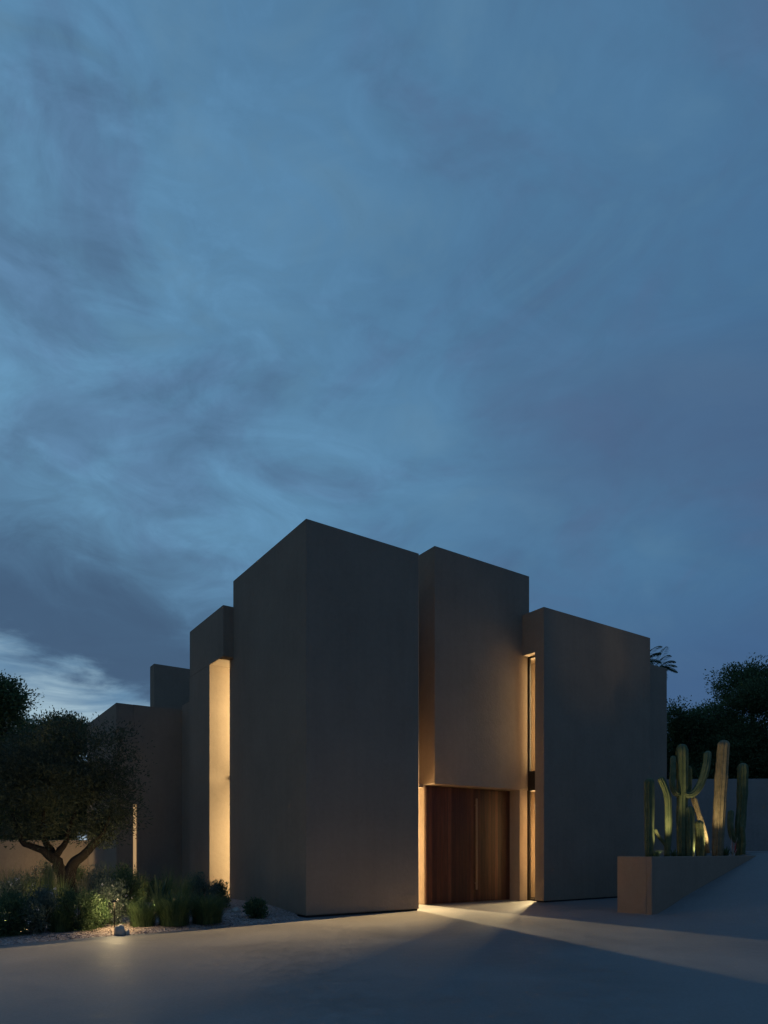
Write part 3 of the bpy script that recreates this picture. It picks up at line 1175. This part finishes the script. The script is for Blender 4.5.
BASE_Y = 857
cactus('dark single-column cactus at the left end of the planter', 650, zp(650, -3.25), [('stem', [(649.5, BASE_Y), (649.5, 815), (649.5, 778)], 10)])
cactus('thin lit cactus with a bent top and a short low left arm', 667, zp(667), [
    ('stem', [(667, BASE_Y), (668.5, 830), (668, 800), (665, 788), (660, 777)], 7),
    ('arm', [(666, 846), (662.5, 841), (658.5, 836), (655, 829)], 3.4)])
cactus('large many-armed cactus with a thick trunk and a right arm curving up', 683, zp(683, -3.2), [
    ('stem', [(682, BASE_Y), (682, 820), (682.5, 780), (682, 744)], 11.5),
    ('arm', [(684, 794, -.05), (692, 794.5, -.15), (700, 785, -.15), (706, 768, -.1), (708, 751, 0)], 7.5),
    ('arm', [(682, 794, .05), (676, 793.5, -.12), (672.5, 785, -.15), (673, 770, -.1), (673, 756, 0)], 6),
    ('arm', [(686, 800, .1), (689, 790, .18), (689.5, 778, .2), (689, 766, .2)], 5)])
cactus('thick corky cactus stump close in front of the many-armed one', 691, zp(691, -3.36), [
    ('stem', [(690, BASE_Y), (690, 835), (689.5, 806)], 10)])
cactus('pale thin cactus leaning steeply across the middle of the planter', 708, zp(708, -3.3), [
    ('stem', [(708, BASE_Y - 4), (704, 832), (698, 812), (693, 796)], 5.5)], CACTUS_OLD)
cactus('low dark cactus crouching under the leaning pale one', 699, zp(699, -3.3), [
    ('stem', [(700, BASE_Y), (700, 838), (699, 820)], 9)])
cactus('tallest pale ribbed column cactus, leaning slightly right', 718, zp(718, -3.25), [
    ('stem', [(717.5, BASE_Y), (719, 820), (721.5, 775), (724, 740)], 12.5)], CACTUS_OLD)
cactus('dark stout column cactus near the right end of the planter', 741, zp(741, -3.2), [
    ('stem', [(738, BASE_Y), (740, 830), (742, 800), (743, 763)], 10.5),
    ('arm', [(739, 842, -.05), (733, 838, -.1), (730.5, 826, -.1), (731, 810, 0)], 6)])
cactus('small bright green two-jointed cactus at the right end of the planter', 743, zp(743, -3.42), [
    ('stem', [(743, BASE_Y), (743, 848), (744, 842)], 5),
    ('arm', [(744, 844), (743, 834), (742, 825)], 4.5)])
def in_planter(px, v):
    z = zp(px, v)
    return (px - 384) / 675 * z, z, PH - 0.065


agave('small dark agave in the planter between the bent thin cactus and the thick trunk', 674, 857, 845, 13, 18, m=SHRUBLEAF, pos=in_planter(674, -3.3))
agave('low green agave at the foot of the tallest pale cactus', 725, 857, 842, 18, 20, m=SHRUBLEAF, pos=in_planter(725, -3.35))
tuft('thin dark grass tuft in the planter left of the leaning pale cactus', 703, 857, 838, 14, m=MOUND, n=120, pos=in_planter(703, -3.2), lean=0.4)
tuft('short grass tuft at the left end of the planter beside the dark column', 656, 857, 846, 12, m=MOUND, n=110, pos=in_planter(656, -3.4), lean=0.6)
# red and white bloom
zb = zp(734, -3.6)
fl = empty('bromeliad', ((734 - 384) / 675 * zb, zb, PH - 0.06))
tag(fl, 'small red and white flowering bromeliad among the cacti', 'flower')
link('leaves', quads_mesh('leaves', blades(26, 0.22, 0.14, 0.014, 0.7)), SHRUBLEAF, fl)
q1 = blades(16, 0.50, 0.13, 0.026, 0.45)
link('bloom', quads_mesh('bloom', q1), REDP, fl)
q2 = blades(9, 0.60, 0.13, 0.020, 0.6)
link('bract', quads_mesh('bract', q2 + np.array((-0.04, -0.03, 0.0))), PETAL, fl)


# ------------------------------------------------------------------ garden lamps
def spike(label, x, y, h, base, aim):
    """a small dark spike spotlight: stake, hood and glowing lens"""
    t = empty('garden_spotlight', (x, y, base))
    tag(t, label, 'garden light', 'garden spotlights')
    bm = bmesh.new()
    tube(bm, [(0, 0, -0.05), (0, 0, h)], [0.010, 0.010], 8)
    obj('stake', bm, METAL, t)
    d = Vector(aim).normalized()
    bm = bmesh.new()
    p = Vector((0, 0, h + 0.03))
    tube(bm, [p - d * 0.05, p - d * 0.045, p + d * 0.05], [0.018, 0.036, 0.036], 14)
    obj('hood', bm, METAL, t)
    bm = bmesh.new()
    tube(bm, [p + d * 0.051, p + d * 0.054], [0.028, 0.028], 12)
    obj('lens', bm, LAMP_GLOW, t)
    return Vector((x, y, base)) + p + d * 0.08, d


def spot_at(label, x, y, h, base, target, energy, cone=70):
    p0 = Vector((x, y, base + h + 0.03))
    d = (Vector(target) - p0).normalized()
    p, d = spike(label, x, y, h, base, d)
    light('spot_beam', 'SPOT', p, energy, 0.03, p + d, cone=cone, blend=0.7)


lx, lz = at(104, 15.0)[:2]
spot_at('spotlight in the planting aimed up into the olive branches', lx, lz, 0.25, bed_h(lx, lz), (tx + 0.2, zx, 2.2), 44, 95)
lx, lz = at(30, 21.5)[:2]
spot_at('spotlight at the back washing the low garden wall', lx, lz, 0.3, 0.16, (lx - 0.6, 24, 1.0), 115, 125)
lx, lz = at(114.5, 11.98)[:2]
lb = bed_h(lx, lz)
st_ = empty('path_light', (lx, lz, lb))
tag(st_, 'slim stake path light with a small cap right behind the pale boulder', 'garden light')
bm = bmesh.new()
tube(bm, [(0, 0, -0.05), (0, 0, 0.50)], [0.009, 0.009], 8)
obj('stake', bm, METAL, st_)
bm = bmesh.new()
tube(bm, [(0, 0, 0.495), (0, 0, 0.50), (0, 0, 0.53)], [0.05, 0.05, 0.015], 16)
obj('cap', bm, METAL, st_)
light('path_beam', 'POINT', (lx, lz, lb + 0.46), 28, 0.03)
for px, zz, tgt, e in ((152, 13.75, (180, 15.8, 1.0), 14), (66, 11.75, (60, 16.0, 0.95), 100), (12, 11.3, (18, 16.5, 1.0), 90)):
    lx, lz = at(px, zz)[:2]
    lab = {152: 'spotlight hidden in the bed lighting the agave and the yellow-green tufts',
           66: 'spotlight in the bed lighting the grass at the foot of the olive',
           12: 'spotlight in the bed lighting the plants at the left edge'}[px]
    spot_at(lab, lx, lz, 0.13, bed_h(lx, lz), ((tgt[0] - 384) / 675 * tgt[1], tgt[1], tgt[2]), e, 120)
for px, v, tgt, e in ((662, -3.52, (667, 800), 130), (699, -3.56, (689, 775), 32), (711, -3.56, (721, 770), 130), (748, -3.6, (738, 832), 46)):
    z = zp(px, v)
    x = (px - 384) / 675 * z
    zt = z + 0.35
    lab = {662: 'spotlight at the left end of the planter soil lighting the thin bent cactus',
           699: 'spotlight at the foot of the corky stump in the planter',
           711: 'spotlight at the foot of the tallest pale cactus',
           748: 'spotlight beside the small bright green cactus'}[px]
    spot_at(lab, x, z, -0.055, PH - 0.06, ((tgt[0] - 384) / 675 * zt, zt, EYE + (849 - tgt[1]) / 675 * zt), e, 74)

# ------------------------------------------------------------------ sky and sun
w = bpy.data.worlds.new('World')
S.world = w
w.use_nodes = True
nt = w.node_tree
bg = nt.nodes['Background']
tc = N(nt, 'ShaderNodeTexCoord')
sep = N(nt, 'ShaderNodeSeparateXYZ')
L(nt, tc.outputs['Generated'], sep.inputs[0])
X, Y, Z = sep.outputs
den = math_(nt, 'ADD', math_(nt, 'MAXIMUM', Z, 0.0), 0.16)
cmb = N(nt, 'ShaderNodeCombineXYZ')
L(nt, math_(nt, 'DIVIDE', X, den), cmb.inputs[0])
L(nt, math_(nt, 'DIVIDE', Y, den), cmb.inputs[1])
P = cmb.outputs[0]
sky = N(nt, 'ShaderNodeTexSky', sky_type='NISHITA')
sky.sun_disc = False
SUN_EL, SUN_AZ = 2.0, -28.0            # azimuth from straight ahead (+Y), negative to the left
sky.sun_elevation = R_(SUN_EL)
sky.sun_rotation = R_(SUN_AZ)
sky.air_density = 1.4
sky.dust_density = 0.6
sky.ozone_density = 4.0
nish = mixc(nt, 1.0, sky.outputs[0], (0.09, 0.09, 0.09), 'MULTIPLY')


def noise_(vec, scale, detail=6.0, rough=0.55, dist=0.0, sx=1.0, sy=1.0, rot=0.0, off=(0, 0, 0)):
    mp = N(nt, 'ShaderNodeMapping')
    mp.inputs['Location'].default_value = off
    mp.inputs['Rotation'].default_value = (0, 0, rot)
    mp.inputs['Scale'].default_value = (sx, sy, 1)
    L(nt, vec, mp.inputs[0])
    n = N(nt, 'ShaderNodeTexNoise', Scale=scale, Detail=detail, Roughness=rough, Distortion=dist)
    L(nt, mp.outputs[0], n.inputs['Vector'])
    return n.outputs[0]


G = tc.outputs['Generated']


def dnoise(scale, sx, sz, detail=6.0, rough=0.55, dist=0.4, off=(0, 0, 0), rot=(0, 0, 0)):
    mp = N(nt, 'ShaderNodeMapping')
    mp.inputs['Location'].default_value = off
    mp.inputs['Rotation'].default_value = rot
    mp.inputs['Scale'].default_value = (sx, sx, sz)
    L(nt, G, mp.inputs[0])
    n = N(nt, 'ShaderNodeTexNoise', Scale=scale, Detail=detail, Roughness=rough, Distortion=dist)
    L(nt, mp.outputs[0], n.inputs['Vector'])
    return n.outputs[0]


def cen(x, k):
    return math_(nt, 'MULTIPLY', math_(nt, 'SUBTRACT', x, 0.5), k)


big = dnoise(2.1, 1.0, 1.5, 5, 0.5, 0.5, (0.3, 0.1, 1.9))
mid = dnoise(4.6, 1.0, 1.7, 8, 0.56, 0.7, (1.7, 0.2, 0.4), (0, R_(-18), 0))
fine = dnoise(10.0, 0.9, 1.9, 8, 0.6, 0.9, (0.2, 4.4, 2.1), (0, R_(-20), 0))
# clear twilight base, brighter towards the left
warp = math_(nt, 'ADD', math_(nt, 'ADD', X, cen(big, 0.7)), cen(mid, 0.35))
base = ramp(nt, mapr(nt, warp, -0.5, 0.5, 0, 1, 'LINEAR'),
            [(0.0, (0.145, 0.325, 0.51)), (0.35, (0.105, 0.245, 0.405)), (0.7, (0.074, 0.182, 0.325)), (1.0, (0.058, 0.148, 0.29))])
high = mapr(nt, Z, 0.48, 0.80, 0.0, 0.6)
base = mixc(nt, high, base, (0.082, 0.197, 0.345))
# soft broken cloud over the whole sky: greyer, darker patches and paler ones
dk_ = mapr(nt, mid, 0.45, 0.66, 0.0, 0.45)
base = mixc(nt, dk_, base, (0.088, 0.150, 0.27))
lt = mapr(nt, math_(nt, 'ADD', math_(nt, 'MULTIPLY', mid, 0.5), math_(nt, 'MULTIPLY', fine, 0.5)), 0.50, 0.34, 0.0, 0.50)
base = mixc(nt, math_(nt, 'MULTIPLY', lt, mapr(nt, X, 0.35, -0.35, 0.3, 1.0)), base, (0.155, 0.32, 0.49))
fn = math_(nt, 'ADD', 1.0, math_(nt, 'MULTIPLY', mapr(nt, fine, 0.3, 0.7, -0.17, 0.17, 'LINEAR'), mapr(nt, X, -0.25, 0.2, 1.0, 0.4)))
vm = N(nt, 'ShaderNodeVectorMath', operation='SCALE')
L(nt, base, vm.inputs[0])
L(nt, fn, vm.inputs['Scale'])
base = vm.outputs[0]
# heavy grey bank low on the left
zl = math_(nt, 'ADD', math_(nt, 'ADD', Z, cen(mid, 0.20)), cen(fine, 0.07))
zl = math_(nt, 'ADD', zl, math_(nt, 'MULTIPLY', math_(nt, 'ADD', X, 0.45), 0.34))
band = math_(nt, 'MULTIPLY', mapr(nt, zl, 0.21, 0.275, 0, 1), mapr(nt, zl, 0.30, 0.50, 1, 0))
band = math_(nt, 'MULTIPLY', band, mapr(nt, X, -0.28, 0.10, 1.0, 0.12))
base = mixc(nt, math_(nt, 'MULTIPLY', band, 0.92), base, (0.050, 0.098, 0.180))
# greyer veil at the right
zr = math_(nt, 'ADD', Z, cen(big, 0.25))
br = math_(nt, 'MULTIPLY', mapr(nt, zr, 0.34, 0.45, 0, 1), mapr(nt, zr, 0.50, 0.60, 1, 0))
br = math_(nt, 'MULTIPLY', br, mapr(nt, X, 0.05, 0.3, 0.0, 1.0))
base = mixc(nt, math_(nt, 'MULTIPLY', br, 0.5), base, (0.072, 0.118, 0.225))
lowr = math_(nt, 'MULTIPLY', mapr(nt, Z, 0.38, 0.20, 0, 1), mapr(nt, X, -0.1, 0.3, 0, 1))
base = mixc(nt, math_(nt, 'MULTIPLY', lowr, 0.7), base, (0.056, 0.112, 0.24))
# bright broken streaks at the left horizon
st = dnoise(4.2, 1.0, 5.0, 7, 0.6, 0.8, (0.9, 2.3, 0.6), (0, R_(9), 0))
streak = mapr(nt, st, 0.40, 0.60, 0.12, 1.0)
glow = math_(nt, 'MULTIPLY', mapr(nt, zl, 0.272, 0.20, 0, 1), mapr(nt, X, -0.40, -0.15, 1.0, 0.0))
base = mixc(nt, glow, base, (0.125, 0.235, 0.37))
base = mixc(nt, math_(nt, 'MULTIPLY', glow, streak), base, (0.37, 0.53, 0.63))
col = mixc(nt, 0.06, base, nish)
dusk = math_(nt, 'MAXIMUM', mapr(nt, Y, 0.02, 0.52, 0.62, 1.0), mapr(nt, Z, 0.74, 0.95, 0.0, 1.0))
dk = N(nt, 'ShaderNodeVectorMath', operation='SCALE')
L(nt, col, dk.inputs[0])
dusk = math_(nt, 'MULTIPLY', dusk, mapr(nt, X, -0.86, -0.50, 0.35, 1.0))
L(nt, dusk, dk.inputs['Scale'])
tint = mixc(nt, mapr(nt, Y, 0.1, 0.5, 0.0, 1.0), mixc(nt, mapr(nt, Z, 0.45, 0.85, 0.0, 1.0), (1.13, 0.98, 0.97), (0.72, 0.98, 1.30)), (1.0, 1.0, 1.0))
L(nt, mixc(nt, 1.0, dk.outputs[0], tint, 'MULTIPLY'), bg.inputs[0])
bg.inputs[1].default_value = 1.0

sun = bpy.data.lights.new('sun', 'SUN')
sun.energy = 0.03
sun.angle = R_(25)
sun.color = (1.0, 0.9, 0.8)
so = bpy.data.objects.new('sun', sun)
sd = Vector((math.sin(R_(SUN_AZ)) * math.cos(R_(SUN_EL + 8)), math.cos(R_(SUN_AZ)) * math.cos(R_(SUN_EL + 8)), math.sin(R_(SUN_EL + 8))))
so.rotation_euler = sd.to_track_quat('Z', 'Y').to_euler()
COL.objects.link(so)

# ------------------------------------------------------------------ render settings
S.render.engine = 'CYCLES'
S.cycles.use_denoising = True
S.cycles.use_adaptive_sampling = True
S.cycles.adaptive_threshold = 0.01
S.cycles.max_bounces = 8
S.cycles.diffuse_bounces = 5
S.cycles.sample_clamp_indirect = 6.0
S.cycles.caustics_reflective = False
S.cycles.caustics_refractive = False
S.view_settings.view_transform = 'Standard'
S.view_settings.look = 'None'
S.view_settings.exposure = 0.0
S.view_settings.gamma = 1.0
